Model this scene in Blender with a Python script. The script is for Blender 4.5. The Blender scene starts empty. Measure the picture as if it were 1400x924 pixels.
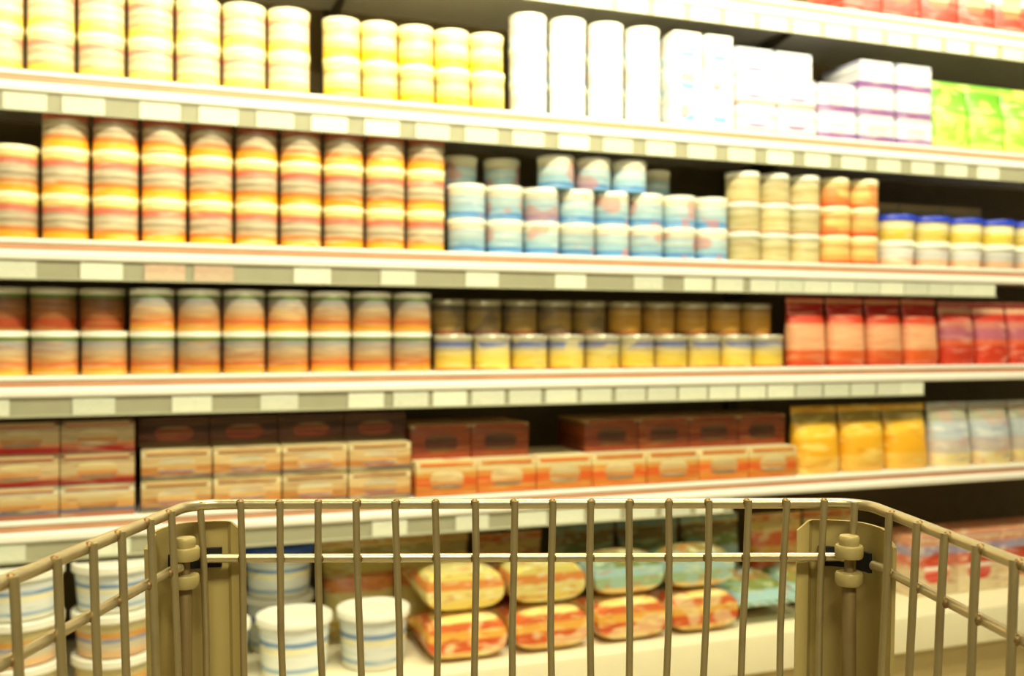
import bpy, bmesh, math, random
from mathutils import Vector, Matrix
R = random.Random(7)
SC = bpy.context.scene
COL = SC.collection

# ------------------------------------------------------------------ camera
EYE = 1.02
cam_d = bpy.data.cameras.new('camera')
cam = bpy.data.objects.new('camera', cam_d)
COL.objects.link(cam)
cam.location = (0, 0, EYE)
cam.rotation_euler = (math.pi / 2, 0, 0)
cam_d.sensor_width = 36
cam_d.lens = 35
cam_d.clip_start = 0.02
cam_d.dof.use_dof = True
cam_d.dof.focus_distance = 0.60
cam_d.dof.aperture_fstop = 9.0
SC.camera = cam

# ------------------------------------------------------------------ world, exposure
w = bpy.data.worlds.new('store_ambience')
SC.world = w
w.use_nodes = True
w.node_tree.nodes['Background'].inputs[0].default_value = (1.0, 0.90, 0.62, 1)
w.node_tree.nodes['Background'].inputs[1].default_value = 0.22
SC.view_settings.view_transform = 'Standard'
SC.view_settings.look = 'None'
SC.view_settings.exposure = -0.12
SC.view_settings.gamma = 1.0
SC.view_settings.use_curve_mapping = False

TUBE_COLOR = (1.0, 0.935, 0.68)
# aisle lamps: centre x, y, z, length, watts, tilt towards the shelf (degrees)
LAMPS = [(0.35, 1.66, 2.24, 1.2, 37, 74), (1.80, 2.20, 2.24, 1.2, 22, 74), (-1.10, 1.12, 2.24, 1.2, 13, 74), (0.35, -0.75, 2.55, 1.2, 44, 12), (0.15, 1.05, 2.85, 1.2, 50, 0)]  # last two are unseen fills added to brighten cart interior and base deck

# the shelving run: local s along the run, d behind the shelf lips, h above the floor
TH = math.atan(0.37)
CT, ST = math.cos(TH), math.sin(TH)
ORG = Vector((0, 2.4, 0))
def wp(s, d, h):
    return Vector((s * CT - d * ST, 2.4 + s * ST + d * CT, h))

# ------------------------------------------------------------------ helpers
def link(name, mesh, parent=None):
    o = bpy.data.objects.new(name, mesh)
    COL.objects.link(o)
    if parent is not None:
        o.parent = parent
    return o

def tag(o, label, cat, group=None):
    o['label'] = label
    o['category'] = cat
    if group:
        o['group'] = group
    return o

def thing(name, label, cat, loc, rz=0, group=None):
    o = link(name, None)
    o.location = loc
    o.rotation_euler = (0, 0, rz)
    o.empty_display_size = 0.05
    return tag(o, label, cat, group)

def to_mesh(bm, mat, smooth=None, name='m'):
    me = bpy.data.meshes.new(name)
    bmesh.ops.recalc_face_normals(bm, faces=bm.faces[:])
    bm.to_mesh(me)
    bm.free()
    if mat:
        me.materials.append(mat)
    if smooth is not None:
        me.polygons.foreach_set('use_smooth', [True] * len(me.polygons))
        if smooth < 180:
            me.set_sharp_from_angle(angle=math.radians(smooth))
    return me

def b_box(bm, x0, x1, y0, y1, z0, z1, bev=0.0):
    t = bmesh.new()
    bmesh.ops.create_cube(t, size=1)
    for v in t.verts:
        v.co = Vector((x0 + (v.co.x + .5) * (x1 - x0), y0 + (v.co.y + .5) * (y1 - y0), z0 + (v.co.z + .5) * (z1 - z0)))
    if bev:
        bmesh.ops.bevel(t, geom=t.edges[:], offset=bev, segments=2, affect='EDGES', profile=.5)
    me = bpy.data.meshes.new('t'); t.to_mesh(me); t.free()
    bm.from_mesh(me); bpy.data.meshes.remove(me)
    return bm

def b_lathe(bm, prof, seg=24, cx=0, cy=0, capb=True, capt=True):
    rings = []
    for r, z in prof:
        rings.append([bm.verts.new((cx + r * math.cos(2 * math.pi * k / seg), cy + r * math.sin(2 * math.pi * k / seg), z)) for k in range(seg)])
    for a, b in zip(rings, rings[1:]):
        for k in range(seg):
            bm.faces.new((a[k], a[(k + 1) % seg], b[(k + 1) % seg], b[k]))
    if capb: bm.faces.new(rings[0][::-1])
    if capt: bm.faces.new(rings[-1])
    return bm

def b_tube(bm, pts, r, seg=10, cap=True):
    pts = [Vector(p) for p in pts]
    n = len(pts)
    rings = []
    ref = None
    for i in range(n):
        t = (pts[min(i + 1, n - 1)] - pts[max(i - 1, 0)]).normalized()
        if ref is None:
            ref = Vector((0, 0, 1)) if abs(t.z) < .9 else Vector((1, 0, 0))
        u = (ref - t * ref.dot(t)).normalized()
        v = t.cross(u)
        ref = u
        rr = r[i] if isinstance(r, (list, tuple)) else r
        rings.append([bm.verts.new(pts[i] + u * rr * math.cos(2 * math.pi * k / seg) + v * rr * math.sin(2 * math.pi * k / seg)) for k in range(seg)])
    for a, b in zip(rings, rings[1:]):
        for k in range(seg):
            bm.faces.new((a[k], a[(k + 1) % seg], b[(k + 1) % seg], b[k]))
    if cap:
        bm.faces.new(rings[0][::-1]); bm.faces.new(rings[-1])
    return bm

def b_extrude(bm, poly, z0, z1):
    a = [bm.verts.new((x, y, z0)) for x, y in poly]
    b = [bm.verts.new((x, y, z1)) for x, y in poly]
    n = len(poly)
    for k in range(n):
        bm.faces.new((a[k], a[(k + 1) % n], b[(k + 1) % n], b[k]))
    bm.faces.new(a[::-1]); bm.faces.new(b)
    return bm

# ------------------------------------------------------------------ materials
def lin(c):
    return tuple(((x / 255) / 12.92 if x <= 10 else (((x / 255) + .055) / 1.055) ** 2.4) for x in c)

def base_mat(name):
    m = bpy.data.materials.new(name)
    m.use_nodes = True
    nt = m.node_tree
    return m, nt, nt.nodes['Principled BSDF']

def plain(name, rgb, rough=.5, metal=0.0, var=0.12, scale=20, bump=0.0, coat=0.0):
    m, nt, p = base_mat(name)
    c = lin(rgb)
    tc = nt.nodes.new('ShaderNodeTexCoord')
    no = nt.nodes.new('ShaderNodeTexNoise'); no.inputs['Scale'].default_value = scale; no.inputs['Detail'].default_value = 4
    nt.links.new(tc.outputs['Object'], no.inputs['Vector'])
    mx = nt.nodes.new('ShaderNodeMix'); mx.data_type = 'RGBA'
    nt.links.new(no.outputs['Fac'], mx.inputs[0])
    mx.inputs[6].default_value = (*[x * (1 - var) for x in c], 1)
    mx.inputs[7].default_value = (*[min(1, x * (1 + var)) for x in c], 1)
    nt.links.new(mx.outputs[2], p.inputs['Base Color'])
    p.inputs['Roughness'].default_value = rough
    p.inputs['Metallic'].default_value = metal
    p.inputs['Coat Weight'].default_value = coat
    if bump:
        b = nt.nodes.new('ShaderNodeBump'); b.inputs['Strength'].default_value = bump; b.inputs['Distance'].default_value = .002
        nt.links.new(no.outputs['Fac'], b.inputs['Height']); nt.links.new(b.outputs[0], p.inputs['Normal'])
    return m

def wrap(name, stops, accent=(250, 245, 225), accent2=(120, 60, 40), amt=.45, xs=13, zs=170, rough=.4, axis=2, blobs=0.0, blob_rgb=(200, 60, 40)):
    """printed wrapper: colour bands from bottom to top plus fine unreadable print"""
    m, nt, p = base_mat(name)
    N = nt.nodes.new; L = nt.links.new
    tc = N('ShaderNodeTexCoord'); sx = N('ShaderNodeSeparateXYZ'); L(tc.outputs['Generated'], sx.inputs[0])
    rp = N('ShaderNodeValToRGB'); cr = rp.color_ramp
    L(sx.outputs[axis], rp.inputs[0])
    st = []
    for i, (z, rgb) in enumerate(stops):
        st.append((z, rgb))
        if i + 1 < len(stops):
            st.append((max(z + .001, stops[i + 1][0] - .035), rgb))
    while len(cr.elements) < len(st): cr.elements.new(.5)
    for e, (z, rgb) in zip(cr.elements, st):
        e.position = z; e.color = (*lin(rgb), 1)
    oi = N('ShaderNodeObjectInfo')
    mp = N('ShaderNodeMapping'); mp.inputs['Scale'].default_value = (xs, xs, zs) if axis == 2 else (zs, xs, xs)
    L(tc.outputs['Object'], mp.inputs[0])
    r10 = N('ShaderNodeMath'); r10.operation = 'MULTIPLY'; r10.inputs[1].default_value = 37
    L(oi.outputs['Random'], r10.inputs[0])
    def noise(detail, mapnode, off):
        n = N('ShaderNodeTexNoise'); n.noise_dimensions = '4D'; n.inputs['Scale'].default_value = 1; n.inputs['Detail'].default_value = detail
        L(mapnode.outputs[0], n.inputs['Vector'])
        ad = N('ShaderNodeMath'); ad.inputs[1].default_value = off; L(r10.outputs[0], ad.inputs[0]); L(ad.outputs[0], n.inputs['W'])
        return n
    def step(n, lo, hi, k):
        mr = N('ShaderNodeMapRange'); mr.inputs[1].default_value = lo; mr.inputs[2].default_value = hi; mr.inputs[4].default_value = k
        L(n.outputs['Fac'], mr.inputs[0]); return mr
    def mix(prev, fac, rgb):
        x = N('ShaderNodeMix'); x.data_type = 'RGBA'; L(fac.outputs[0], x.inputs[0]); L(prev, x.inputs[6]); x.inputs[7].default_value = (*lin(rgb), 1)
        return x.outputs[2]
    c = mix(rp.outputs[0], step(noise(2, mp, 0), .54, .64, amt), accent)
    c = mix(c, step(noise(2, mp, 11), .57, .66, amt * .9), accent2)
    if blobs:
        mb = N('ShaderNodeMapping'); mb.inputs['Scale'].default_value = (18, 18, 22); L(tc.outputs['Object'], mb.inputs[0])
        c = mix(c, step(noise(0, mb, 23), .58, .62, blobs), blob_rgb)
    hs = N('ShaderNodeHueSaturation')
    mr = N('ShaderNodeMapRange'); mr.inputs[3].default_value = .86; mr.inputs[4].default_value = 1.12; L(oi.outputs['Random'], mr.inputs[0])
    L(mr.outputs[0], hs.inputs['Value']); L(c, hs.inputs['Color']); L(hs.outputs[0], p.inputs['Base Color'])
    p.inputs['Roughness'].default_value = rough
    return m

def metal(name, rgb, rough, rust=.35):
    m, nt, p = base_mat(name)
    N = nt.nodes.new; L = nt.links.new
    tc = N('ShaderNodeTexCoord')
    n1 = N('ShaderNodeTexNoise'); n1.inputs['Scale'].default_value = 28; n1.inputs['Detail'].default_value = 6; L(tc.outputs['Object'], n1.inputs['Vector'])
    n2 = N('ShaderNodeTexNoise'); n2.inputs['Scale'].default_value = 220; n2.inputs['Detail'].default_value = 3; L(tc.outputs['Object'], n2.inputs['Vector'])
    mr = N('ShaderNodeMapRange'); mr.inputs[1].default_value = .52; mr.inputs[2].default_value = .72; mr.inputs[4].default_value = rust; L(n1.outputs['Fac'], mr.inputs[0])
    x = N('ShaderNodeMix'); x.data_type = 'RGBA'; L(mr.outputs[0], x.inputs[0]); x.inputs[6].default_value = (*lin(rgb), 1); x.inputs[7].default_value = (*lin((112, 74, 40)), 1)
    L(x.outputs[2], p.inputs['Base Color'])
    p.inputs['Metallic'].default_value = .7
    m2 = N('ShaderNodeMapRange'); m2.inputs[3].default_value = rough * .8; m2.inputs[4].default_value = rough * 1.3; L(n1.outputs['Fac'], m2.inputs[0]); L(m2.outputs[0], p.inputs['Roughness'])
    b = N('ShaderNodeBump'); b.inputs['Strength'].default_value = .25; b.inputs['Distance'].default_value = .0006; L(n2.outputs['Fac'], b.inputs['Height']); L(b.outputs[0], p.inputs['Normal'])
    return m

def emit(name, rgb, k):
    m, nt, p = base_mat(name)
    p.inputs['Emission Color'].default_value = (*rgb, 1)
    p.inputs['Emission Strength'].default_value = k
    return m

M = {}
M['shelf_white'] = plain('shelf_enamel', (246, 242, 226), .38, var=.04)
M['peach_strip'] = plain('lip_strip_peach', (205, 150, 112), .5, var=.25, scale=9)
M['rail'] = plain('ticket_rail_plastic', (164, 162, 132), .35, var=.1)
M['back'] = plain('back_panel_brown', (118, 102, 62), .7, var=.15)
M['post'] = plain('upright_steel', (90, 82, 62), .5, metal=.3)
M['kick'] = plain('kick_plate_tan', (196, 174, 116), .5, var=.08)
M['deck'] = plain('deck_cream', (236, 226, 186), .42, var=.05)
M['floor'] = plain('floor_tile', (196, 184, 150), .3, var=.06, scale=6)
M['ceil'] = plain('ceiling_board', (200, 196, 180), .9, var=.04, scale=60)
M['lampbody'] = plain('lamp_housing', (225, 222, 210), .4, var=.03)
M['tube'] = emit('lamp_tube_glow', TUBE_COLOR, 9)
M['wire'] = metal('worn_zinc_wire', (186, 170, 122), .36, .3)
M['rimwire'] = metal('worn_zinc_rim', (198, 184, 142), .30, .25)
M['plate'] = plain('corner_plastic_olive', (186, 166, 100), .42, var=.14, scale=14, bump=.1)
M['bolt'] = plain('bolt_plastic', (178, 160, 100), .4, var=.12)
M['rod'] = plain('rod_brown_steel', (138, 116, 70), .4, metal=.3, var=.15)
M['dark'] = plain('slot_shade_black', (18, 15, 10), .8)
M['rubber'] = plain('caster_rubber', (60, 58, 54), .6)
M['handle'] = plain('handle_plastic_red', (150, 40, 30), .4)
M['lid_cream'] = plain('lid_cream', (250, 240, 190), .3, var=.04)
M['lid_white'] = plain('lid_white', (238, 236, 214), .35, var=.04)
M['lid_steel'] = plain('lid_steel', (205, 200, 170), .3, metal=.5, var=.06)
M['lid_green'] = plain('lid_green_ring', (92, 122, 30), .4, var=.1)
M['lid_blue'] = plain('lid_blue', (30, 60, 190), .4, var=.1)
M['lid_blue2'] = plain('lid_royal_blue', (40, 84, 170), .4, var=.1)
M['tag'] = wrap('price_tag_paper', [(0, (222, 224, 196)), (.5, (216, 220, 194))], (205, 206, 184), (180, 182, 160), .35, 60, 240, .5)
M['tag_pink'] = wrap('price_tag_peach_paper', [(0, (214, 190, 156)), (.5, (206, 176, 144))], (224, 206, 176), (176, 120, 96), .35, 60, 240, .5)

W = {}
W['yellow'] = wrap('yellow_can_label', [(0, (246, 214, 90)), (.05, (238, 178, 40)), (.22, (214, 130, 60)), (.34, (196, 178, 140)), (.44, (164, 148, 116)), (.52, (206, 192, 160)), (.62, (176, 160, 130)), (.70, (216, 118, 92)), (.86, (236, 190, 90)), (.93, (250, 236, 160))], (240, 226, 180), (176, 92, 60), .5)
W['yellow_overlit'] = wrap('yellow_can_label_overlit', [(0, (248, 230, 140)), (.06, (240, 214, 90)), (.26, (226, 180, 120)), (.36, (226, 216, 176)), (.5, (206, 190, 150)), (.64, (226, 210, 170)), (.72, (222, 150, 124)), (.86, (240, 220, 140)), (.93, (252, 244, 190))], (246, 238, 210), (196, 130, 90), .45)  # the yellow can label again, overexposure put into paler colours
W['yellow_green'] = wrap('yellow_green_can_label', [(0, (246, 226, 90)), (.06, (236, 200, 40)), (.34, (230, 216, 120)), (.5, (220, 214, 160)), (.72, (206, 180, 110)), (.88, (246, 236, 140))], (250, 246, 210), (190, 120, 60), .4)
W['blue'] = wrap('blue_can_label', [(0, (116, 168, 208)), (.14, (80, 138, 190)), (.26, (150, 186, 196)), (.5, (178, 196, 190)), (.68, (160, 190, 196)), (.78, (206, 196, 170)), (.9, (228, 226, 190))], (226, 234, 226), (70, 110, 160), .4, blobs=.5, blob_rgb=(206, 110, 80))
W['palewhite'] = wrap('white_can_label', [(0, (226, 236, 236)), (.14, (196, 222, 232)), (.28, (238, 240, 232)), (.6, (240, 240, 226)), (.74, (212, 226, 230)), (.86, (246, 246, 230))], (250, 250, 244), (150, 190, 210), .4, blobs=.35, blob_rgb=(214, 140, 100))
W['purple'] = wrap('lilac_stripe_carton', [(0, (150, 90, 140)), (.16, (120, 90, 160)), (.26, (222, 216, 214)), (.55, (196, 198, 196)), (.72, (232, 232, 226)), (.86, (160, 162, 180))], (244, 242, 236), (160, 130, 180), .35)
W['grey'] = wrap('grey_white_carton', [(0, (208, 160, 140)), (.14, (214, 214, 206)), (.5, (180, 182, 178)), (.76, (226, 230, 224)), (.9, (150, 156, 172))], (240, 242, 236), (130, 130, 140), .35)
W['lime'] = wrap('lime_pouch_print', [(0, (200, 216, 110)), (.15, (150, 206, 60)), (.45, (176, 220, 80)), (.6, (120, 190, 40)), (.85, (104, 170, 36))], (230, 240, 150), (90, 150, 30), .5, 14, 46, blobs=.5, blob_rgb=(240, 226, 110))
W['beige'] = wrap('beige_can_label', [(0, (196, 120, 80)), (.1, (206, 192, 134)), (.5, (190, 174, 116)), (.7, (206, 196, 146)), (.86, (180, 178, 136))], (226, 216, 170), (160, 120, 70), .5, blobs=.3, blob_rgb=(200, 170, 90))
W['beige_red'] = wrap('beige_red_can_label', [(0, (214, 90, 40)), (.2, (226, 160, 80)), (.42, (216, 192, 110)), (.7, (206, 150, 80)), (.86, (226, 206, 130))], (236, 220, 150), (196, 80, 40), .5, blobs=.5, blob_rgb=(206, 90, 40))
W['olive_box'] = wrap('olive_carton_print', [(0, (176, 140, 60)), (.6, (160, 130, 60)), (.7, (110, 100, 56)), (.9, (150, 140, 90))], (196, 166, 90), (120, 96, 44), .4)
W['tub_yellow'] = wrap('yellow_tub_print', [(0, (216, 190, 70)), (.4, (236, 214, 100)), (.6, (244, 236, 190))], (246, 240, 200), (200, 160, 60), .4)
W['tub_pink'] = wrap('pale_tub_print', [(0, (224, 180, 140)), (.45, (206, 206, 200)), (.75, (226, 226, 214))], (244, 240, 226), (200, 130, 100), .4)
W['orange'] = wrap('orange_can_label', [(0, (236, 186, 70)), (.10, (222, 152, 52)), (.24, (206, 108, 56)), (.36, (196, 140, 80)), (.5, (184, 154, 112)), (.66, (166, 150, 128)), (.8, (148, 146, 140))], (214, 186, 130), (166, 84, 50), .5)
W['brown_orange'] = wrap('brown_orange_can_label', [(0, (160, 110, 40)), (.1, (150, 60, 24)), (.36, (140, 84, 40)), (.6, (120, 80, 44)), (.82, (96, 72, 44))], (170, 120, 70), (110, 40, 20), .45)
W['olive_can'] = wrap('olive_can_label', [(0, (130, 60, 30)), (.14, (150, 120, 56)), (.5, (140, 114, 60)), (.8, (90, 80, 56))], (170, 146, 90), (80, 56, 36), .5, blobs=.45, blob_rgb=(60, 62, 66))
W['gold_can'] = wrap('gold_can_label', [(0, (150, 76, 30)), (.14, (190, 140, 50)), (.6, (176, 134, 56)), (.85, (140, 110, 60))], (206, 170, 90), (130, 80, 30), .45)
W['yellow_blue'] = wrap('yellow_blue_can_label', [(0, (206, 120, 50)), (.1, (224, 192, 70)), (.5, (214, 190, 100)), (.66, (170, 160, 140)), (.8, (84, 100, 150)), (.94, (160, 150, 120))], (236, 222, 150), (150, 110, 60), .45, blobs=.45, blob_rgb=(226, 206, 110))
W['red'] = wrap('red_pouch_print', [(0, (206, 70, 26)), (.1, (220, 96, 40)), (.28, (232, 168, 120)), (.62, (230, 156, 110)), (.70, (206, 60, 26)), (.84, (170, 24, 14))], (240, 196, 150), (206, 90, 50), .35, 12, 110)
W['red_violet'] = wrap('red_violet_pouch_print', [(0, (206, 60, 30)), (.36, (216, 100, 60)), (.46, (180, 96, 110)), (.66, (200, 120, 100)), (.78, (214, 60, 36)), (.92, (220, 170, 130))], (236, 180, 150), (150, 50, 60), .4, 16, 60)
W['box_red'] = wrap('beige_carton_red_band', [(0, (150, 30, 24)), (.22, (190, 120, 70)), (.34, (196, 172, 124)), (.7, (170, 146, 100)), (.88, (120, 90, 60))], (214, 190, 140), (120, 60, 36), .4)
W['box_mix'] = wrap('orange_blue_carton_print', [(0, (180, 110, 70)), (.16, (110, 110, 130)), (.28, (206, 150, 80)), (.5, (200, 170, 110)), (.74, (206, 196, 160)), (.9, (170, 166, 136))], (226, 216, 170), (150, 60, 50), .5)
W['box_tan'] = wrap('tan_carton_print', [(0, (140, 126, 60)), (.1, (96, 90, 100)), (.2, (190, 130, 66)), (.5, (196, 166, 110)), (.8, (206, 190, 140))], (220, 200, 150), (130, 70, 40), .5)
W['box_dark'] = wrap('dark_brown_carton_print', [(0, (110, 84, 44)), (.16, (84, 44, 26)), (.5, (70, 44, 28)), (.8, (96, 70, 40))], (130, 80, 44), (56, 36, 26), .45)
W['box_rust'] = wrap('rust_carton_print', [(0, (150, 60, 24)), (.2, (120, 50, 22)), (.5, (136, 66, 30)), (.8, (110, 70, 36)), (.92, (170, 140, 90))], (170, 110, 56), (90, 34, 18), .45)
W['box_orange'] = wrap('orange_carton_print', [(0, (206, 120, 40)), (.3, (214, 96, 36)), (.55, (206, 140, 60)), (.7, (210, 190, 130)), (.9, (226, 210, 160))], (226, 190, 100), (196, 60, 24), .5)
W['bag_yellow'] = wrap('yellow_bag_print', [(0, (226, 176, 70)), (.3, (220, 160, 30)), (.6, (230, 180, 50)), (.85, (150, 130, 60))], (236, 214, 120), (190, 120, 30), .5, 14, 50)
W['bag_grey'] = wrap('grey_blue_bag_print', [(0, (226, 206, 140)), (.25, (190, 176, 160)), (.5, (176, 186, 186)), (.8, (166, 166, 136))], (220, 220, 206), (150, 140, 160), .5, 14, 50, blobs=.4, blob_rgb=(200, 150, 130))
W['tub_stripe'] = wrap('white_blue_tub_print', [(0, (226, 222, 196)), (.16, (140, 170, 196)), (.24, (228, 232, 222)), (.5, (240, 232, 186)), (.64, (110, 146, 186)), (.74, (224, 230, 224))], (244, 244, 230), (130, 160, 190), .4)
W['tub_beige'] = wrap('beige_blue_tub_print', [(0, (220, 180, 130)), (.25, (200, 190, 160)), (.45, (120, 130, 170)), (.55, (206, 150, 70)), (.72, (190, 176, 120))], (226, 212, 170), (140, 130, 150), .45)
W['bag_orange'] = wrap('orange_bag_print', [(0, (214, 170, 90)), (.25, (206, 90, 40)), (.5, (230, 170, 70)), (.7, (220, 110, 56)), (.88, (236, 206, 120))], (244, 222, 140), (190, 56, 30), .6, 26, 100, blobs=.45, blob_rgb=(240, 226, 170))
W['bag_green'] = wrap('green_bag_print', [(0, (226, 190, 110)), (.25, (150, 176, 130)), (.5, (160, 196, 190)), (.72, (120, 140, 70)), (.88, (140, 120, 60))], (214, 220, 170), (200, 110, 56), .6, 26, 100, blobs=.4, blob_rgb=(160, 200, 196))
W['bag_lemon'] = wrap('lemon_bag_print', [(0, (226, 196, 90)), (.3, (226, 206, 120)), (.55, (220, 140, 66)), (.75, (226, 210, 110)), (.9, (190, 180, 110))], (240, 232, 180), (196, 90, 46), .6, 26, 100)
W['bag_pink'] = wrap('pink_cream_bag_print', [(0, (232, 214, 170)), (.3, (226, 196, 150)), (.5, (214, 120, 90)), (.7, (160, 150, 170)), (.86, (214, 150, 110))], (240, 226, 190), (190, 80, 60), .6, 26, 100)
W['box_redwhite'] = wrap('red_white_carton_print', [(0, (206, 66, 46)), (.36, (222, 120, 96)), (.46, (240, 232, 214)), (.58, (196, 66, 30)), (.9, (160, 60, 30))], (244, 222, 206), (170, 40, 26), .35)

# ------------------------------------------------------------------ room
def struct(name, me, parent=None):
    o = link(name, me, parent)
    if parent is None:
        o['kind'] = 'structure'
    return o
# the floor is laid with square tiles beyond the cart; joints kept as real grooves in the nearby field
bm = bmesh.new(); b_box(bm, -4.5, 5.5, -2.5, 5.5, -.06, -.004)
floor = struct('floor', to_mesh(bm, M['floor']))
bm = bmesh.new(); b_box(bm, -.1985, .1985, -.1985, .1985, -.005, 0, .0012)
tile_me = to_mesh(bm, M['floor'])
for i in range(-5, 7):
    for j in range(-3, 6):
        t = link('floor_tile', tile_me, floor); t.location = (i * .4, j * .4, 0)
bm = bmesh.new(); b_box(bm, -4.5, 5.5, -2.5, 5.5, 3.0, 3.06)
struct('ceiling', to_mesh(bm, M['ceil']))

# ------------------------------------------------------------------ aisle lamps
def aisle_lamp(x, y, z, ln, watts, tilt, label):
    root = thing('aisle_lamp', label, 'lamp', (x, y, z), TH, 'fluorescent lamps over the aisle')
    hd = link('lamp_head', None, root); hd.rotation_euler = (math.radians(tilt), 0, 0)
    bm = bmesh.new()
    b_extrude(bm, [(-.09, -.02), (-.05, .06), (.05, .06), (.09, -.02), (.08, -.02), (.045, .05), (-.045, .05), (-.08, -.02)], -ln / 2, ln / 2)
    me = to_mesh(bm, M['lampbody'])
    me.transform(Matrix(((0, 0, 1, 0), (1, 0, 0, 0), (0, 1, 0, 0), (0, 0, 0, 1))))
    link('housing', me, hd)
    for yy in (-.035, .035):
        bm = bmesh.new(); b_tube(bm, [(-ln / 2 + .02, yy, .012), (ln / 2 - .02, yy, .012)], .013, 12)
        link('tube', to_mesh(bm, M['tube'], 60), hd)
    for xx in (-ln / 2 + .15, ln / 2 - .15):
        bm = bmesh.new(); b_tube(bm, [(xx, 0, .03), (xx, 0, 3.0 - z)], .005, 8)
        link('rod', to_mesh(bm, M['lampbody'], 60), root)
    ld = bpy.data.lights.new('tube_light', 'AREA'); ld.shape = 'RECTANGLE'; ld.size = ln; ld.size_y = .14
    ld.energy = watts; ld.color = TUBE_COLOR
    lo = bpy.data.objects.new('tube_light', ld); COL.objects.link(lo); lo.parent = hd; lo.location = (0, 0, -.025)
    return root
lamp_labels = ['white twin-tube lamp hanging over the cart', 'white twin-tube lamp hanging over the lime and red pouches', 'white twin-tube lamp hanging over the yellow cans', 'added twin-tube fill lamp hanging behind the cart handle', 'added twin-tube fill lamp close under the ceiling, facing straight down']
for a, lb in zip(LAMPS, lamp_labels):
    aisle_lamp(*a, lb)

# ------------------------------------------------------------------ shelving
S0, S1 = -1.62, 2.40
LEVEL = {'top': 1.925, 'one': 1.567, 'two': 1.223, 'three': .941, 'four': .645}
DECK = .275
unit = thing('shelving_unit', 'long white supermarket shelving unit with ticket rails, filled with cans and packs', 'shelf', ORG, TH)
DEPTH = .46
bm = bmesh.new(); b_box(bm, S0, S1, DEPTH, DEPTH + .03, .05, 2.35)
link('back_panel', to_mesh(bm, M['back']), unit)
for s in (S0 + .02, -.36, .90, S1 - .02):
    bm = bmesh.new(); b_box(bm, s - .02, s + .02, DEPTH - .025, DEPTH - .0005, .0, 2.38, .003)
    link('upright', to_mesh(bm, M['post']), unit)
def prof_x(bm, poly, x0, x1):
    a = [bm.verts.new((x0, y, z)) for y, z in poly]; b = [bm.verts.new((x1, y, z)) for y, z in poly]
    n = len(poly)
    for k in range(n):
        bm.faces.new((a[k], a[(k + 1) % n], b[(k + 1) % n], b[k]))
    bm.faces.new(a[::-1]); bm.faces.new(b)
RAIL_END = {'top': S1, 'one': S1, 'two': 1.52, 'three': 1.25, 'four': .62}
for nm, h in LEVEL.items():
    bm = bmesh.new()
    # board with a rolled front lip: thin bead, recess for the peach strip, fuller bead below
    prof_x(bm, [(DEPTH - .03, h), (.012, h), (.010, h + .001), (.002, h + .001), (0, h - .001), (0, h - .007), (.002, h - .009), (.005, h - .010), (.005, h - .022),
                (.001, h - .023), (-.003, h - .027), (-.004, h - .034), (-.002, h - .041), (.004, h - .044), (.012, h - .044), (.012, h - .024), (DEPTH - .03, h - .024)], S0, S1)
    sh = link('shelf_board', to_mesh(bm, M['shelf_white'], 30), unit)
    bm = bmesh.new(); b_box(bm, S0, S1, .0025, .0052, h - .0215, h - .0105)  # peach strip filling the lip recess
    lip_o = link('lip_strip', to_mesh(bm, M['peach_strip']), sh); lip_o['label'] = 'peach strip along the shelf lip'
    bm = bmesh.new()
    e = RAIL_END[nm]
    prof_x(bm, [(.002, h - .0435), (.008, h - .0435), (.010, h - .082), (-.002, h - .084), (-.002, h - .081), (.006, h - .080), (.004, h - .046), (.002, h - .046)], S0, e)
    link('ticket_rail', to_mesh(bm, M['rail']), sh)
    for s in (-.36, .90):
        bm = bmesh.new(); prof_x(bm, [(DEPTH - .03, h - .025), (.10, h - .025), (.10, h - .035), (DEPTH - .03, h - .085)], s - .002, s + .002)
        link('bracket', to_mesh(bm, M['post']), sh)
# base deck stands further out than the shelves
DF = -.12
bm = bmesh.new()
prof_x(bm, [(DEPTH - .03, DECK), (DF + .01, DECK), (DF + .003, DECK - .003), (DF, DECK - .01), (DF, DECK - .095), (DF + .006, DECK - .1), (DF + .02, DECK - .1), (DF + .02, DECK - .03), (DEPTH - .03, DECK - .03)], S0, S1)
dk = link('base_deck', to_mesh(bm, M['deck'], 30), unit)
bm = bmesh.new(); b_box(bm, S0, S1, DF + .03, DF + .05, 0.0, DECK - .03)
link('kick_plate', to_mesh(bm, M['kick']), unit)
for s in (S0, S1 - .03):
    bm = bmesh.new(); b_box(bm, s, s + .03, DF + .051, DEPTH - .026, .0, DECK - .03)
    link('base_foot', to_mesh(bm, M['post']), unit)

# ------------------------------------------------------------------ price tags
bm = bmesh.new(); b_box(bm, -.041, .041, -.0008, .0008, -.0165, .0165)
tag_me = to_mesh(bm, M['tag'])
tag_pk = tag_me.copy(); tag_pk.materials[0] = M['tag_pink']
tag_rows = {
    'two': ([-1.08, -.915, (-.79, 1), (-.69, 1), -.477, -.28, -.075, .155, .37, .515, .61, .715, .80, .885, .97, 1.055, 1.14, 1.225, 1.31, 1.395, 1.475], 'white price tag in the rail below the three-high yellow and blue cans'),
    'three': ([-1.13, -.93, -.735, -.55, -.355, -.25, -.155, -.06, .035, .13, .225, .32, .41, .50, .59, .68, .77, .86, .95, 1.04, 1.13, 1.21], 'white price tag in the rail below the cans with green-ringed lids'),
    'one': ([-1.06, -.95] + [-.80 + .1205 * k for k in range(20)], 'white price tag in the rail below the pale overlit cans'),
    'top': ([-.2 + .105 * k for k in range(18)], 'white price tag in the rail of the topmost shelf'),
    'four': ([-1.1, -.9, -.7, -.3, -.1, .05, .15, .25, .35, .45, .55], 'white price tag in the rail above the base deck tubs'),
}
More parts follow.
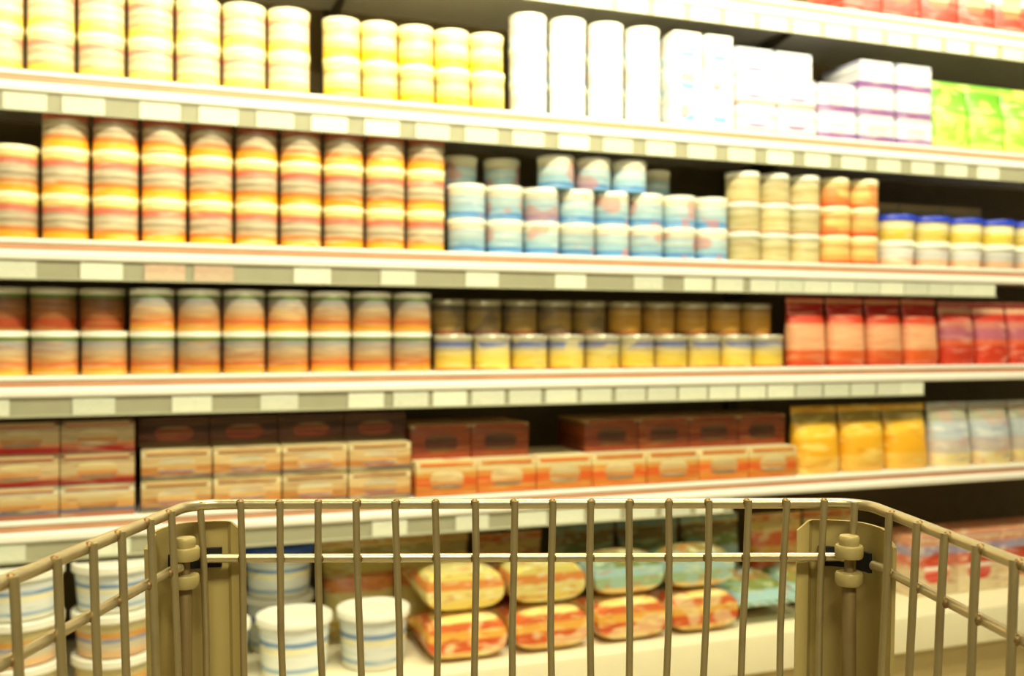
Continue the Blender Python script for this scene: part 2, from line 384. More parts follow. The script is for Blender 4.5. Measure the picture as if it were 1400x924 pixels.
TAG_WORD = {'two': 'three-high yellow can shelf', 'three': 'green-ringed can shelf', 'one': 'overlit pale can shelf', 'top': 'topmost shelf', 'four': 'flat carton shelf'}
NUM = ['first', 'second', 'third', 'fourth', 'fifth', 'sixth', 'seventh', 'eighth', 'ninth', 'tenth', 'eleventh', 'twelfth', 'thirteenth', 'fourteenth', 'fifteenth', 'sixteenth', 'seventeenth', 'eighteenth', 'nineteenth', 'twentieth', 'twenty-first', 'twenty-second', 'twenty-third']
for nm, (lst, lb) in tag_rows.items():
    n = len(lst)
    for i, it in enumerate(lst):
        s, pk = it if isinstance(it, tuple) else (it, 0)
        o = link('price_tag', tag_pk if pk else tag_me)
        o.location = wp(s, .0025, LEVEL[nm] - .0635); o.rotation_euler = (0.03, 0, TH)
        if pk:
            tag(o, 'peach price tag below yellow cans, %s of the peach pair from the blue cans' % ('second' if i == 2 else 'first'), 'price tag', 'peach price tags')
        else:
            k = NUM[n - 1 - i]
            tag(o, 'white price tag on rail of %s, %s from %s end' % (TAG_WORD[nm], k, {'four': 'snack bag', 'top': 'red carton'}.get(nm, 'pouch')), 'price tag', 'price tags on the ' + TAG_WORD[nm])

# ------------------------------------------------------------------ products: part meshes per kind
KIND = {}
def can_kind(key, r, h, wrapm, lidm, ring=None, seg=28):
    parts = []
    bm = bmesh.new()
    b_lathe(bm, [(r * .94, .0), (r, .002), (r, .004), (r * .965, .0055), (r * .965, h * .46), (r * .972, h * .5), (r * .965, h * .54), (r * .965, h - .012)], seg)
    parts.append(('body', to_mesh(bm, wrapm, 40)))
    bm = bmesh.new()
    b_lathe(bm, [(r * .965, h - .013), (r, h - .0115), (r, h - .001), (r * .985, h), (r * .93, h), (r * .91, h - .003), (r * .6, h - .003), (r * .57, h - .0022), (.0005, h - .0022)], seg, capb=False)
    parts.append(('lid', to_mesh(bm, lidm, 40)))
    if ring:
        bm = bmesh.new()
        b_lathe(bm, [(r * .955, h - .0195), (r * .985, h - .019), (r * .985, h - .0135), (r * .955, h - .013)], seg, capb=False, capt=False)
        parts.append(('lid_ring', to_mesh(bm, ring, 40)))
    KIND[key] = ('food_can', 'can', parts, 2 * r, 2 * r, h, True)

def tub_kind(key, r, h, wrapm, lidm, seg=28, lidh=.014):
    parts = []
    bm = bmesh.new()
    b_lathe(bm, [(r * .80, 0), (r * .84, .002), (r * .93, h - lidh)], seg)
    parts.append(('body', to_mesh(bm, wrapm, 40)))
    bm = bmesh.new()
    b_lathe(bm, [(r * .94, h - lidh - .002), (r, h - lidh - .002), (r, h - .002), (r * .98, h), (r * .9, h), (r * .87, h - .003), (.0005, h - .003)], seg, capb=False)
    parts.append(('lid', to_mesh(bm, lidm, 40)))
    KIND[key] = ('food_tub', 'tub', parts, 2 * r, 2 * r, h, True)

def carton_kind(key, wd, dp, h, wrapm, panelm, name='carton', pw=.55, ph=.5):
    parts = []
    bm = bmesh.new(); b_box(bm, -wd / 2, wd / 2, -dp / 2, dp / 2, 0, h, .0022)
    parts.append(('body', to_mesh(bm, wrapm, 30)))
    bm = bmesh.new(); b_box(bm, -wd / 2 + .003, wd / 2 - .003, -dp / 2 - .0012, -dp / 2 + dp * .55, h - .0008, h + .0004)
    b_box(bm, -wd / 2 + .01, wd / 2 - .01, -dp / 2 - .0012, -dp / 2 - .0002, h - .012, h - .0003)
    parts.append(('tuck_flap', to_mesh(bm, wrapm)))
    bm = bmesh.new()
    n = 18
    a = [(wd * pw / 2 * math.copysign(abs(math.cos(t)) ** .6, math.cos(t)), h * .46 + h * ph / 2 * math.copysign(abs(math.sin(t)) ** .6, math.sin(t))) for t in [2 * math.pi * k / n for k in range(n)]]
    va = [bm.verts.new((x, -dp / 2 - .0007, z)) for x, z in a]; vb = [bm.verts.new((x, -dp / 2 + .0004, z)) for x, z in a]
    bm.faces.new(va)
    for k in range(n): bm.faces.new((va[k], va[(k + 1) % n], vb[(k + 1) % n], vb[k]))
    parts.append(('front_panel', to_mesh(bm, panelm)))
    KIND[key] = (name, 'carton', parts, wd, dp, h + .0005, False)

def pouch_kind(key, wd, dp, h, wrapm, name='pouch', cat='pouch', lying=False):
    """filled bag: bulging body between a flat bottom and a crimped top seal"""
    bm = bmesh.new()
    nz, seg = 11, 24
    rings = []
    hb = h * .90
    for i in range(nz):
        t = i / (nz - 1)
        th = dp / 2 * (1 - .93 * t ** 2.4) * (1 - .25 * (1 - t) ** 8)
        ww = wd / 2 * (1 - .05 * math.sin(math.pi * t)) * (1 - .06 * (1 - t) ** 6)
        ring = []
        for k in range(seg):
            a = 2 * math.pi * k / seg
            ex = .55 + .3 * t
            x = ww * math.copysign(abs(math.cos(a)) ** ex, math.cos(a))
            y = th * math.copysign(abs(math.sin(a)) ** .8, math.sin(a))
            y += .0035 * math.sin(9 * t + 3 * a) * (1 - t) * t * 2
            ring.append(bm.verts.new((x, y, hb * t)))
        rings.append(ring)
    for a, b in zip(rings, rings[1:]):
        for k in range(seg): bm.faces.new((a[k], a[(k + 1) % seg], b[(k + 1) % seg], b[k]))
    bm.faces.new(rings[0][::-1]); bm.faces.new(rings[-1])
    body = to_mesh(bm, wrapm, 60)
    bm = bmesh.new()
    n = 22
    pts = []
    for side in (1, -1):
        for k in range(n + 1):
            x = -wd / 2 + wd * k / n
            pts.append((x if side == 1 else -x, side * .0012 + .0014 * math.sin(k * 1.9 if side == 1 else (n - k) * 1.9)))
    b_extrude(bm, pts, hb - .002, h)
    seal = to_mesh(bm, wrapm, 40)
    if lying:
        mt = Matrix.Translation((0, h / 2, dp * .47)) @ Matrix.Rotation(math.radians(90), 4, 'X')
        # laid on its back with the seal away from the aisle
        mt = Matrix.Translation((0, -h / 2, dp * .5)) @ Matrix.Rotation(math.radians(-90), 4, 'X')
        body.transform(mt); seal.transform(mt)
        zmin = min(v.co.z for v in body.vertices); zmax = max(v.co.z for v in body.vertices)
        for me in (body, seal): me.transform(Matrix.Translation((0, 0, -zmin)))
        KIND[key] = (name, cat, [('body', body), ('seal', seal)], wd, h, zmax - zmin, False)
    else:
        KIND[key] = (name, cat, [('body', body), ('seal', seal)], wd, dp, h, False)

def put(key, s, d, h, label, group, rz=None, jit=.0):
    name, cat, parts, wd, dp, hh, rnd = KIND[key]
    a = TH + (R.uniform(-math.pi, math.pi) if rnd else (R.uniform(-jit, jit) if rz is None else rz))
    t = thing(name, label, cat, wp(s, d, h), a, group)
    for pn, me in parts:
        link(pn, me, t)
    return t

ORD = ['first', 'second', 'third', 'fourth', 'fifth', 'sixth', 'seventh', 'eighth', 'ninth', 'tenth', 'eleventh', 'twelfth', 'thirteenth', 'fourteenth', 'fifteenth', 'sixteenth']
def row(key, s0, s1, d, h, what, group, mark, side, keep=None, jit=.02, rz=None):
    """a row of one kind, its fronts d behind the lip, from s0 to s1; counted from the landmark at its start (0) or end (1)"""
    name, cat, parts, wd, dp, hh, rnd = KIND[key]
    n = max(1, int((s1 - s0 + .004) / (wd + .0015)))
    pitch = (s1 - s0) / n
    assert pitch > wd, key
    here = [i for i in range(n) if not keep or keep(i, n)]
    for i in here:
        q = here.index(i) if side == 0 else len(here) - 1 - here.index(i)
        label = '%s, %s from %s' % (what, ORD[q], mark) if len(here) > 1 else '%s, beside %s' % (what, mark)
        if len(label.split()) > 16: print('LONG', label)
        put(key, s0 + pitch * (i + .5), d + dp / 2 + R.uniform(0, .003), h, label, group, rz=rz, jit=jit if pitch - wd > .006 else 0)
    return h + hh

can_kind('yellow', .0475, .097, W['yellow'], M['lid_cream'])
can_kind('yellow_overlit', .0475, .097, W['yellow_overlit'], M['lid_cream'])
can_kind('yellow_green', .0435, .095, W['yellow_green'], M['lid_cream'])
can_kind('blue', .0475, .083, W['blue'], M['lid_white'])
can_kind('palewhite', .0475, .083, W['palewhite'], M['lid_white'])
can_kind('beige', .0475, .080, W['beige'], M['lid_white'])
can_kind('beige_red', .0475, .080, W['beige_red'], M['lid_cream'])
can_kind('orange', .0475, .092, W['orange'], M['lid_white'], M['lid_green'])
can_kind('brown_orange', .0475, .092, W['brown_orange'], M['lid_white'], M['lid_green'])
can_kind('olive', .0475, .086, W['olive_can'], M['lid_steel'])
can_kind('gold', .0475, .086, W['gold_can'], M['lid_steel'])
can_kind('yellow_blue', .0475, .086, W['yellow_blue'], M['lid_steel'])
tub_kind('tub_yellow', .062, .074, W['tub_yellow'], M['lid_blue'])
tub_kind('tub_pink', .062, .074, W['tub_pink'], M['lid_white'])
tub_kind('tub_stripe', .085, .098, W['tub_stripe'], M['lid_white'])
tub_kind('tub_beige', .085, .090, W['tub_beige'], M['lid_white'])
tub_kind('tub_low', .084, .13, W['tub_stripe'], M['lid_white'])
tub_kind('tub_bluelid', .085, .12, W['tub_stripe'], M['lid_blue2'], lidh=.022)
carton_kind('lilac', .122, .16, .076, W['purple'], W['grey'])
carton_kind('grey', .122, .16, .076, W['grey'], W['purple'])
carton_kind('white_carton', .082, .14, .082, W['palewhite'], W['blue'])
carton_kind('olive_box', .155, .14, .20, W['olive_box'], W['gold_can'])
carton_kind('redwhite', .13, .16, .19, W['box_redwhite'], W['red'])
carton_kind('box_red', .145, .20, .066, W['box_red'], W['box_tan'])
carton_kind('box_mix', .145, .20, .066, W['box_mix'], W['box_tan'])
carton_kind('box_tan', .145, .20, .066, W['box_tan'], W['box_mix'])
carton_kind('box_dark', .15, .16, .062, W['box_dark'], W['box_rust'])
carton_kind('box_rust', .15, .18, .082, W['box_rust'], W['box_dark'])
carton_kind('box_orange', .15, .22, .082, W['box_orange'], W['box_tan'])
carton_kind('box_base', .16, .16, .17, W['bag_pink'], W['box_redwhite'])
pouch_kind('lime', .135, .085, .205, W['lime'])
pouch_kind('red', .125, .08, .192, W['red'])
pouch_kind('red_violet', .125, .08, .185, W['red_violet'])
pouch_kind('bag_yellow', .15, .10, .185, W['bag_yellow'], 'snack_bag', 'bag')
pouch_kind('bag_grey', .15, .10, .185, W['bag_grey'], 'snack_bag', 'bag')
pouch_kind('bag_orange', .20, .11, .24, W['bag_orange'], 'snack_bag', 'bag', True)
pouch_kind('bag_lemon', .20, .11, .24, W['bag_lemon'], 'snack_bag', 'bag', True)
pouch_kind('bag_green', .20, .11, .24, W['bag_green'], 'snack_bag', 'bag', True)
pouch_kind('bag_pink', .20, .11, .24, W['bag_pink'], 'snack_bag', 'bag', True)
pouch_kind('bag_lemon_up', .19, .12, .235, W['bag_lemon'], 'snack_bag', 'bag')
pouch_kind('bag_orange_up', .19, .12, .225, W['bag_orange'], 'snack_bag', 'bag')
pouch_kind('bag_green_up', .19, .12, .235, W['bag_green'], 'snack_bag', 'bag')

FD = .014   # product fronts stand this far behind the lips
# ---- topmost shelf
h = LEVEL['top'] + .001
row('redwhite', .98, 2.20, FD, h, 'red and white carton on the topmost shelf', 'red and white cartons', 'the bare end', 0)
# ---- shelf one (bright)
h = LEVEL['one'] + .001
g, mk = 'yellow cans painted overlit pale', 'the lemon cans'
z = row('yellow_overlit', -1.56, -.472, FD, h, 'yellow can painted overlit pale, bottom row on upper shelf', g, mk, 1)
row('yellow_overlit', -1.56, -.472, FD, z, 'yellow can painted overlit pale, top row on upper shelf', g, mk, 1)
g, mk = 'lemon cans', 'the overlit yellow cans'
z = row('yellow_green', -.445, .0, FD, h, 'lemon and cream can, bottom row', g, mk, 0)
row('yellow_green', -.445, .0, FD + .01, z, 'lemon and cream can, top row', g, mk, 0)
g, mk = 'white cans on the overlit shelf', 'the lemon cans'
z = row('palewhite', .012, .435, FD, h, 'white can, bottom row of overlit stack', g, mk, 0)
z = row('palewhite', .012, .435, FD, z, 'white can, middle row of overlit stack', g, mk, 0)
row('palewhite', .012, .435, FD, z, 'white can, top row of overlit stack', g, mk, 0)
g, mk = 'small white cartons', 'the white cans'
z = row('white_carton', .445, .635, FD, h, 'small white and pale blue carton, bottom row', g, mk, 0)
z = row('white_carton', .445, .635, FD, z, 'small white and pale blue carton, middle row', g, mk, 0)
row('white_carton', .445, .635, FD, z, 'small white and pale blue carton, top row', g, mk, 0)
g, mk = 'grey cartons', 'the small white cartons'
z = row('grey', .642, .893, FD, h, 'grey and white carton, bottom row', g, mk, 0)
z = row('grey', .642, .893, FD, z, 'grey and white carton, middle row', g, mk, 0)
row('grey', .642, .893, FD + .015, z, 'grey and white carton, top row', g, mk, 0)
g, mk = 'lilac striped cartons', 'the lime pouches'
z = row('lilac', .898, 1.298, FD, h, 'white carton with lilac stripe, bottom row', g, mk, 1)
z = row('lilac', .898, 1.298, FD, z, 'white carton with lilac stripe, middle row', g, mk, 1)
row('lilac', .898, 1.298, FD, z, 'white carton with lilac stripe, top row', g, mk, 1, keep=lambda i, n: i > 0)
row('lime', 1.315, 2.27, FD, h, 'lime green pouch on the upper shelf', 'lime green pouches', 'the lilac-striped cartons', 0, jit=.08)
# ---- shelf two
h = LEVEL['two'] + .001
g, mk = 'yellow cans stacked three high', 'the pale blue cans'
z = row('yellow', -1.53, -.150, FD, h, 'yellow can with pink band, bottom row', g, mk, 1)
z = row('yellow', -1.53, -.150, FD, z, 'yellow can with pink band, middle row', g, mk, 1)
row('yellow', -1.53, -.150, FD, z, 'yellow can with pink band, top row', g, mk, 1, keep=lambda i, n: i not in (3, 4))
g, mk = 'pale blue cans', 'the yellow cans'
z = row('blue', -.145, .635, FD, h, 'pale blue can, bottom row', g, mk, 0)
z = row('blue', -.145, .635, FD, z, 'pale blue can, middle row', g, mk, 0)
row('blue', .09, .395, FD, z, 'pale blue can standing forward in top row', g, mk, 0)
row('blue', -.145, .085, FD + .09, z, 'pale blue can pushed back in top row', g, mk, 0)
row('blue', .42, .53, FD + .11, z, 'single pale blue can pushed back in top row', g, 'the beige cans', 0)
g, mk = 'beige cans', 'the pale blue cans'
z = row('beige', .64, .93, FD, h, 'beige can, bottom row', g, mk, 0)
z = row('beige', .64, .93, FD, z, 'beige can, middle row', g, mk, 0)
row('beige', .64, .93, FD, z, 'beige can, top row', g, mk, 0)
g, mk = 'red-orange banded cans', 'the blue-lidded tubs'
z = row('beige_red', .935, 1.13, FD, h, 'red-orange banded can, bottom row', g, mk, 1)
z = row('beige_red', .935, 1.13, FD, z, 'red-orange banded can, middle row', g, mk, 1)
row('beige_red', .935, 1.13, FD, z, 'red-orange banded can, top row', g, mk, 1)
mk = 'the red-orange banded cans'
z = row('tub_pink', 1.145, 2.28, FD, h, 'pale pink tub under blue-lidded tub', 'pale tubs', mk, 0)
row('tub_yellow', 1.145, 2.28, FD, z, 'yellow tub with bright blue lid', 'blue-lidded yellow tubs', mk, 0)
row('olive_box', 1.145, 1.62, FD + .14, h, 'olive carton behind the blue-lidded tubs', 'olive cartons behind the tubs', mk, 0)
# ---- shelf three
h = LEVEL['three'] + .001
g, mk = 'orange cans with green-ringed lids', 'the olive cans'
z = row('orange', -1.541, -.185, FD, h, 'orange can with green-ringed lid, bottom row', g, mk, 1)
row('orange', -.863, -.185, FD, z, 'orange can with green-ringed lid, top row', g, mk, 1)
row('brown_orange', -1.546, -.868, FD + .03, z, 'dark brown can with green-ringed lid', 'brown cans with green-ringed lids', 'the topmost orange cans', 1)
mk = 'the green-ringed cans'
z = row('yellow_blue', -.18, .81, FD, h, 'yellow can with blue band', 'yellow and blue cans', mk, 0)
row('olive', -.18, .30, FD + .05, z, 'dark olive can with steel lid', 'olive cans', mk, 0)
row('gold', .305, .81, FD + .05, z, 'brownish gold can with steel lid', 'gold cans', 'the red pouches', 1)
row('red', .82, 1.345, FD, h, 'red pouch with salmon middle', 'red pouches', 'the gold cans', 0, jit=.06)
row('red_violet', 1.35, 2.25, FD, h, 'red pouch with violet band', 'red and violet pouches', 'the salmon-red pouches', 0, jit=.06)
# ---- shelf four
h = LEVEL['four'] + .001
mk = 'the tan cartons'
z = row('box_mix', -1.585, -.85, FD, h, 'flat orange and blue carton, bottom layer', 'orange and blue flat cartons', mk, 1)
z = row('box_red', -1.585, -.85, FD, z, 'flat red-banded beige carton, middle layer', 'red-banded flat cartons', mk, 1)
row('box_red', -1.585, -.85, FD + .02, z, 'flat red-banded beige carton, top layer', 'red-banded flat cartons', mk, 1)
g, mk = 'tan flat cartons', 'the red-banded cartons'
z = row('box_tan', -.84, -.245, FD, h, 'flat tan carton, bottom layer', g, mk, 0)
z = row('box_tan', -.84, -.245, FD, z, 'flat tan carton, middle layer', g, mk, 0)
row('box_dark', -.845, -.24, FD + .07, z, 'dark brown flat carton on tan cartons', 'dark brown flat cartons', mk, 0)
mk = 'the yellow snack bags'
z = row('box_orange', -.235, .83, FD, h, 'orange carton with cream edge', 'orange cartons', mk, 1)
row('box_rust', -.235, .83, FD + .05, z, 'rust brown carton on orange cartons', 'rust brown cartons', mk, 1, keep=lambda i, n: i != 2)
row('bag_yellow', .845, 1.31, FD, h, 'yellow standing snack bag', 'yellow snack bags', 'the rust cartons', 0, jit=.06)
row('bag_grey', 1.315, 2.25, FD, h, 'grey-blue standing snack bag', 'grey-blue snack bags', 'the yellow bags', 0, jit=.06)
# ---- base deck
h = DECK + .001
mk = 'the royal-blue-lidded tubs'
z = row('tub_beige', -1.52, -.80, -.085, h, 'beige blue-banded tub, bottom row', 'beige tubs', mk, 1)
z = row('tub_beige', -1.52, -.80, -.08, z, 'beige blue-banded tub, middle row', 'beige tubs', mk, 1)
row('tub_stripe', -1.52, -.80, -.075, z, 'white tub with blue stripes', 'striped white tubs', mk, 1)
mk = 'the striped tubs'
z = row('tub_low', -.785, -.44, .12, h, 'low white tub under a blue-lidded tub', 'low white tubs in the rear row', mk, 0)
row('tub_bluelid', -.79, -.44, .115, z, 'white tub with royal blue lid', 'royal-blue-lidded tubs', mk, 0)
row('tub_low', -.785, -.25, -.085, h, 'low white tub at the deck edge', 'low white tubs in the front row', mk, 0)
mk = 'the royal-blue-lidded tubs'
row('bag_lemon_up', -.42, -.03, .19, h, 'lemon standing snack bag', 'standing lemon bags', mk, 0)
row('bag_orange_up', -.02, .18, .19, h, 'orange standing snack bag', 'standing orange bags', 'the lemon standing bags', 0)
row('bag_green_up', .20, .80, .19, h, 'green standing snack bag', 'standing green bags', 'the lemon standing bags', 0)
row('bag_orange_up', .82, 1.22, .19, h, 'orange standing snack bag', 'standing orange bags', 'the pink cartons', 1)
z = row('bag_orange', -.235, .18, -.075, h, 'orange lying snack bag, lower layer', 'lying orange bags', 'the low white tubs', 0)
row('bag_lemon', -.235, .18, -.055, z, 'lemon lying snack bag on orange bag', 'lying lemon bags', 'the low white tubs', 0)
z = row('bag_orange', .19, .60, -.07, h, 'orange lying snack bag under green-blue bag', 'lying orange bags', 'the low white tubs', 0)
row('bag_green', .19, .60, -.05, z, 'green-blue lying snack bag on orange bag', 'lying green bags', 'the low white tubs', 0)
row('bag_green', .61, 1.02, -.06, h, 'green-blue lying snack bag on the bare deck', 'lying green bags', 'the lying orange bags', 0, rz=math.pi)
row('box_base', 1.235, 2.2, .02, h, 'pink and cream carton on the base deck', 'pink and cream cartons', 'the orange standing bags', 0)

# ------------------------------------------------------------------ shopping cart
RIM = EYE - .103
cart = thing('shopping_cart', 'worn metal wire shopping cart with olive corner plates', 'shopping cart', (0, .15, 0))
OFF = Vector((0, -.15, 0))
def part(name, bm, mat, parent=cart, smooth=50):
    me = to_mesh(bm, mat, smooth)
    if parent is cart:
        me.transform(Matrix.Translation(OFF))
    o = link(name, me, parent)
    return o
def arc(cx, cy, r, a0, a1, n=7):
    return [(cx + r * math.cos(math.radians(a0 + (a1 - a0) * k / n)), cy + r * math.sin(math.radians(a0 + (a1 - a0) * k / n))) for k in range(n + 1)]
def lx(y): return -.2020 - .0795 * (.577 - y)      # left side line
def rx(y): return .2222 + .075 * (.577 - y)        # right side line
REAR = -.30
FY = .617
def outline(off=0.0, k=1.0):
    """plan outline of the basket wall from the left rear round the front to the right rear"""
    cr = .020
    pts = [(lx(REAR), REAR), (lx(.2), .2), (lx(.45), .45), (lx(FY - cr) , FY - cr)]
    l = lx(FY - cr); r = rx(FY - cr)
    pts += [(x, y) for x, y in arc(l + cr, FY - cr, cr, 176, 90)]
    pts += [(x, FY + .004 * (x + .2) / .4) for x in (-.1, 0, .1)]
    pts += [(x, y + .004) for x, y in arc(r - cr, FY - cr, cr, 90, 4)]
    pts += [(rx(.45), .45), (rx(.2), .2), (rx(REAR), REAR)]
    return [(x * k, y) for x, y in pts]
def wire_path(pts2, z): return [(x, y, z) for x, y in pts2]
def taper(dz): return 1 - .2 * dz
bm = bmesh.new(); b_tube(bm, wire_path(outline(), RIM), .0033, 14); part('rim', bm, M['rimwire'])
for dz in (.16, .25, .34):
    bm = bmesh.new(); b_tube(bm, wire_path(outline(k=taper(dz)), RIM - dz), .0027, 12); part('rail_wire', bm, M['rimwire'])
# the second rail is broken at the corner posts: two side runs and a front run
def rail_piece(pts, dz=.0335):
    bm = bmesh.new(); b_tube(bm, [(x * taper(dz), y, RIM - dz) for x, y in pts], .0028, 12); part('rail_wire', bm, M['rimwire'])
rail_piece([(lx(REAR), REAR), (lx(.2), .2), (lx(.45), .45), (lx(.582), .582), (lx(.582) + .003, .592)])
rail_piece([(rx(REAR), REAR), (rx(.2), .2), (rx(.45), .45), (rx(.588), .588), (rx(.588) - .003, .598)])
rail_piece([(-.1915, FY - .002), (-.188, FY), (0, FY + .002), (.205, FY + .004), (.2085, FY + .002)])
BOT = .36
def upright(x, y, inx, iny, bend=0):
    t = taper(BOT)
    n = 9
    pts = []
    for i in range(n + 1):
        f = i / n
        dz = BOT * f - .001
        wob = .0009 * math.sin(f * 11 + bend)
        pts.append(((x) * taper(max(dz, 0)) + inx * .0042 + wob * abs(iny), y + iny * .0042 + wob * abs(inx), RIM + .0015 - dz))
    bm = bmesh.new(); b_tube(bm, pts, .0022, 10)
    part('wire', bm, M['wire'])
for k in range(17):
    upright(-.1920 + .02412 * k, FY + .004 * k / 16, 0, -1, k)
left_y = [.578, .550, .516, .487, .455, .421] + [.421 - .032 * k for k in range(1, 22)]
right_y = [.609, .576, .543, .513, .482, .450] + [.450 - .032 * k for k in range(1, 22)]
for i, y in enumerate(left_y): upright(lx(y), y, 1, 0, i)
for i, y in enumerate(right_y): upright(rx(y) - (.006 if i == 0 else 0), y, 1 * -1, 0, i + 3)
# welds where the rails cross the uprights
wm = bmesh.new()
def weld(x, y, z, r=.0029):
    b_lathe(wm, [(.0002, z - r), (r * .75, z - r * .65), (r, z), (r * .75, z + r * .65), (.0002, z + r)], 8, x, y)
M['weld'] = metal('brown_weld', (146, 118, 74), .5, .5)
for k in range(17):
    x = -.1920 + .02412 * k; y = FY + .004 * k / 16
    weld(x, y - .0022, RIM + .0008); weld(x * taper(.0335), y - .0022, RIM - .0335)
for y in left_y[:8]:
    weld(lx(y) + .0022, y, RIM + .0008); weld(lx(y) * taper(.0335) + .0022, y, RIM - .0335)
for y in right_y[1:8]:
    weld(rx(y) - .0022, y, RIM + .0008); weld(rx(y) * taper(.0335) - .0022, y, RIM - .0335)
me = to_mesh(wm, M['weld'], 60); me.transform(Matrix.Translation(OFF))
o = link('weld_beads', me, cart); o['kind'] = 'stuff'
# basket floor grid
zb = RIM - BOT + .003
for k in range(15):
    x = -.175 + .025 * k
    bm = bmesh.new(); b_tube(bm, [(x * 1.15, REAR + .03, zb), (x, FY - .002, zb)], .0020, 8); part('floor_wire', bm, M['wire'])
for y in (-.2, .0, .2, .4, .58):
    bm = bmesh.new(); b_tube(bm, [(lx(y) * taper(BOT), y, zb - .0042), (rx(y) * taper(BOT), y, zb - .0042)], .0026, 8); part('floor_rail', bm, M['rimwire'])

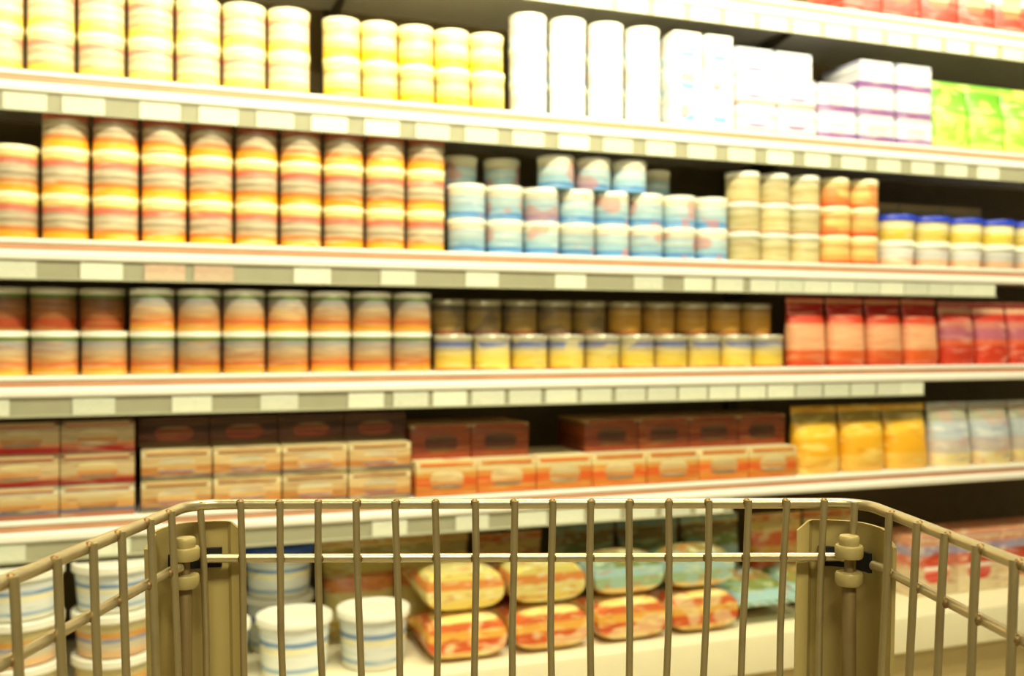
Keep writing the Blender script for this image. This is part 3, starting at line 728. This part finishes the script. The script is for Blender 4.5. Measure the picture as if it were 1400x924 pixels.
# corner plates
def corner_plate(sgn):
    """folded plate outside the front corner: front wing, rounded corner with a sunk channel, side wing"""
    cxx = (lx(.587) - .003 if sgn < 0 else rx(.587) - .006)
    yf = FY + .0075 + (.004 if sgn > 0 else 0)
    # outer profile measured from the corner, u towards the cart middle, v towards the handle
    inner = [(.0415, .0), (.034, .0), (.031, -.0035), (.022, -.0035), (.018, -.002)]
    inner += [(.018 - .018 * math.sin(math.radians(a)), .016 - .018 * math.cos(math.radians(a))) for a in (15, 35, 55, 75)]
    inner += [(-.002, .022), (-.002, .034), (.001, .038), (.001, .052)]
    tck = .0022
    out = []
    n = len(inner)
    for i, (u, v) in enumerate(inner):
        a = inner[max(0, i - 1)]; b = inner[min(n - 1, i + 1)]
        du, dv = b[0] - a[0], b[1] - a[1]; l = math.hypot(du, dv)
        out.append((u + dv / l * -tck if False else u - (-dv) / l * -tck, v + (-du) / l * -tck))
    def conv(p, dz):
        u, v = p
        x = cxx + (u - .0065) * (1 if sgn < 0 else -1)
        return (x * (1 - .10 * dz), yf - v)
    top, bot = RIM - .0125, RIM - .33
    bm = bmesh.new()
    m = 6
    levels = [top - (top - bot) * i / m for i in range(m + 1)]
    gi, go = [], []
    for z in levels:
        dz = RIM - z
        ri, ro = [], []
        for i in range(n):
            zz = z
            if z == top and i in (0, n - 1): zz = z - .006      # clipped upper corners
            xi, yi = conv(inner[i], dz); xo, yo = conv(out[i], dz)
            ri.append(bm.verts.new((xi, yi, zz))); ro.append(bm.verts.new((xo, yo, zz)))
        gi.append(ri); go.append(ro)
    for j in range(m):
        for i in range(n - 1):
            bm.faces.new((gi[j][i], gi[j][i + 1], gi[j + 1][i + 1], gi[j + 1][i]))
            bm.faces.new((go[j][i], go[j + 1][i], go[j + 1][i + 1], go[j][i + 1]))
        for i in (0, n - 1):
            bm.faces.new((gi[j][i], gi[j + 1][i], go[j + 1][i], go[j][i]))
    for j in (0, m):
        for i in range(n - 1): bm.faces.new((gi[j][i], gi[j][i + 1], go[j][i + 1], go[j][i]))
    pl = part('corner_plate', bm, M['plate'], cart, 35)
    # bolt, collars and rod standing in the corner
    bx, by = ((-.1962, .598) if sgn < 0 else (.2045, .604))
    def sub(name, bm, mat):
        me = to_mesh(bm, mat, 45); me.transform(Matrix.Translation(OFF)); return link(name, me, pl)
    z = RIM
    bm = bmesh.new(); b_lathe(bm, [(.0045, z - .023), (.0058, z - .0225), (.0062, z - .0205), (.0062, z - .018), (.0054, z - .0168), (.0005, z - .0165)], 20, bx, by); sub('bolt_head', bm, M['bolt'])
    bm = bmesh.new(); b_lathe(bm, [(.0045, z - .0305), (.0078, z - .0302), (.0084, z - .029), (.0084, z - .0235), (.0078, z - .0225), (.0040, z - .0225)], 20, bx, by); sub('collar', bm, M['bolt'])
    bm = bmesh.new(); b_lathe(bm, [(.0040, z - .0475), (.0072, z - .0468), (.0082, z - .045), (.0082, z - .0400), (.0076, z - .0390), (.0040, z - .0388)], 20, bx, by); sub('collar', bm, M['bolt'])
    bm = bmesh.new(); b_lathe(bm, [(.0041, z - .32), (.0041, z - .048), (.0028, z - .046), (.0028, z - .030)], 16, bx, by); sub('rod', bm, M['rod'])
    # solid near-black strip painted as the slot's shade, where the rail wire runs
    bm = bmesh.new()
    q = []
    for (u, v) in [(.0275, -.0025), (.0205, -.0012), (.007, .0035), (.0015, .018), (.0015, .021), (.0035, .021), (.0045, .018), (.0095, .007), (.0205, .0020), (.0275, .0010)]:
        q.append(conv((u, v), .034))
    b_extrude(bm, q, z - .0405, z - .0285)
    s = sub('slot', bm, M['dark']); s['label'] = 'black strip painted as shade of the slot behind the rod'
corner_plate(-1)
corner_plate(1)

# handle, chassis and casters (below and behind the view)
bm = bmesh.new(); b_tube(bm, [(-.26, REAR - .02, RIM + .06), (.26, REAR - .02, RIM + .06)], .015, 16); part('handle', bm, M['handle'])
for s in (-1, 1):
    xr = lx(REAR) if s < 0 else rx(REAR)
    bm = bmesh.new()
    b_tube(bm, [(s * .25, REAR - .02, RIM + .06), (s * .262, REAR, RIM), (xr * .95, REAR + .02, RIM - .2), (xr * .93, REAR + .06, .50), (s * .23, REAR + .06, .16), (s * .20, FY - .05, .15)], .011, 12)
    part('frame_tube', bm, M['rimwire'])
    bm = bmesh.new(); b_tube(bm, [(s * .19, FY - .06, .15), (s * .185, FY - .02, .35), (s * .185, FY - .01, zb - .006)], .009, 12); part('front_leg', bm, M['rimwire'])
    for y, xx in ((REAR + .06, s * .23), (FY - .06, s * .195)):
        bm = bmesh.new(); b_box(bm, xx - .020, xx - .016, y - .012, y + .012, .05, .14); b_box(bm, xx + .016, xx + .020, y - .012, y + .012, .05, .14); b_box(bm, xx - .02, xx + .02, y - .012, y + .012, .135, .142)
        fk = part('caster_fork', bm, M['rimwire'], cart, None)
        bm = bmesh.new(); b_lathe(bm, [(.012, -.014), (.056, -.014), (.0615, -.009), (.0615, .009), (.056, .014), (.012, .014)], 24)
        me = to_mesh(bm, M['rubber'], 40)
        me.transform(Matrix.Translation(OFF + Vector((xx, y, .0615))) @ Matrix.Rotation(math.pi / 2, 4, 'Y'))
        link('wheel', me, fk)
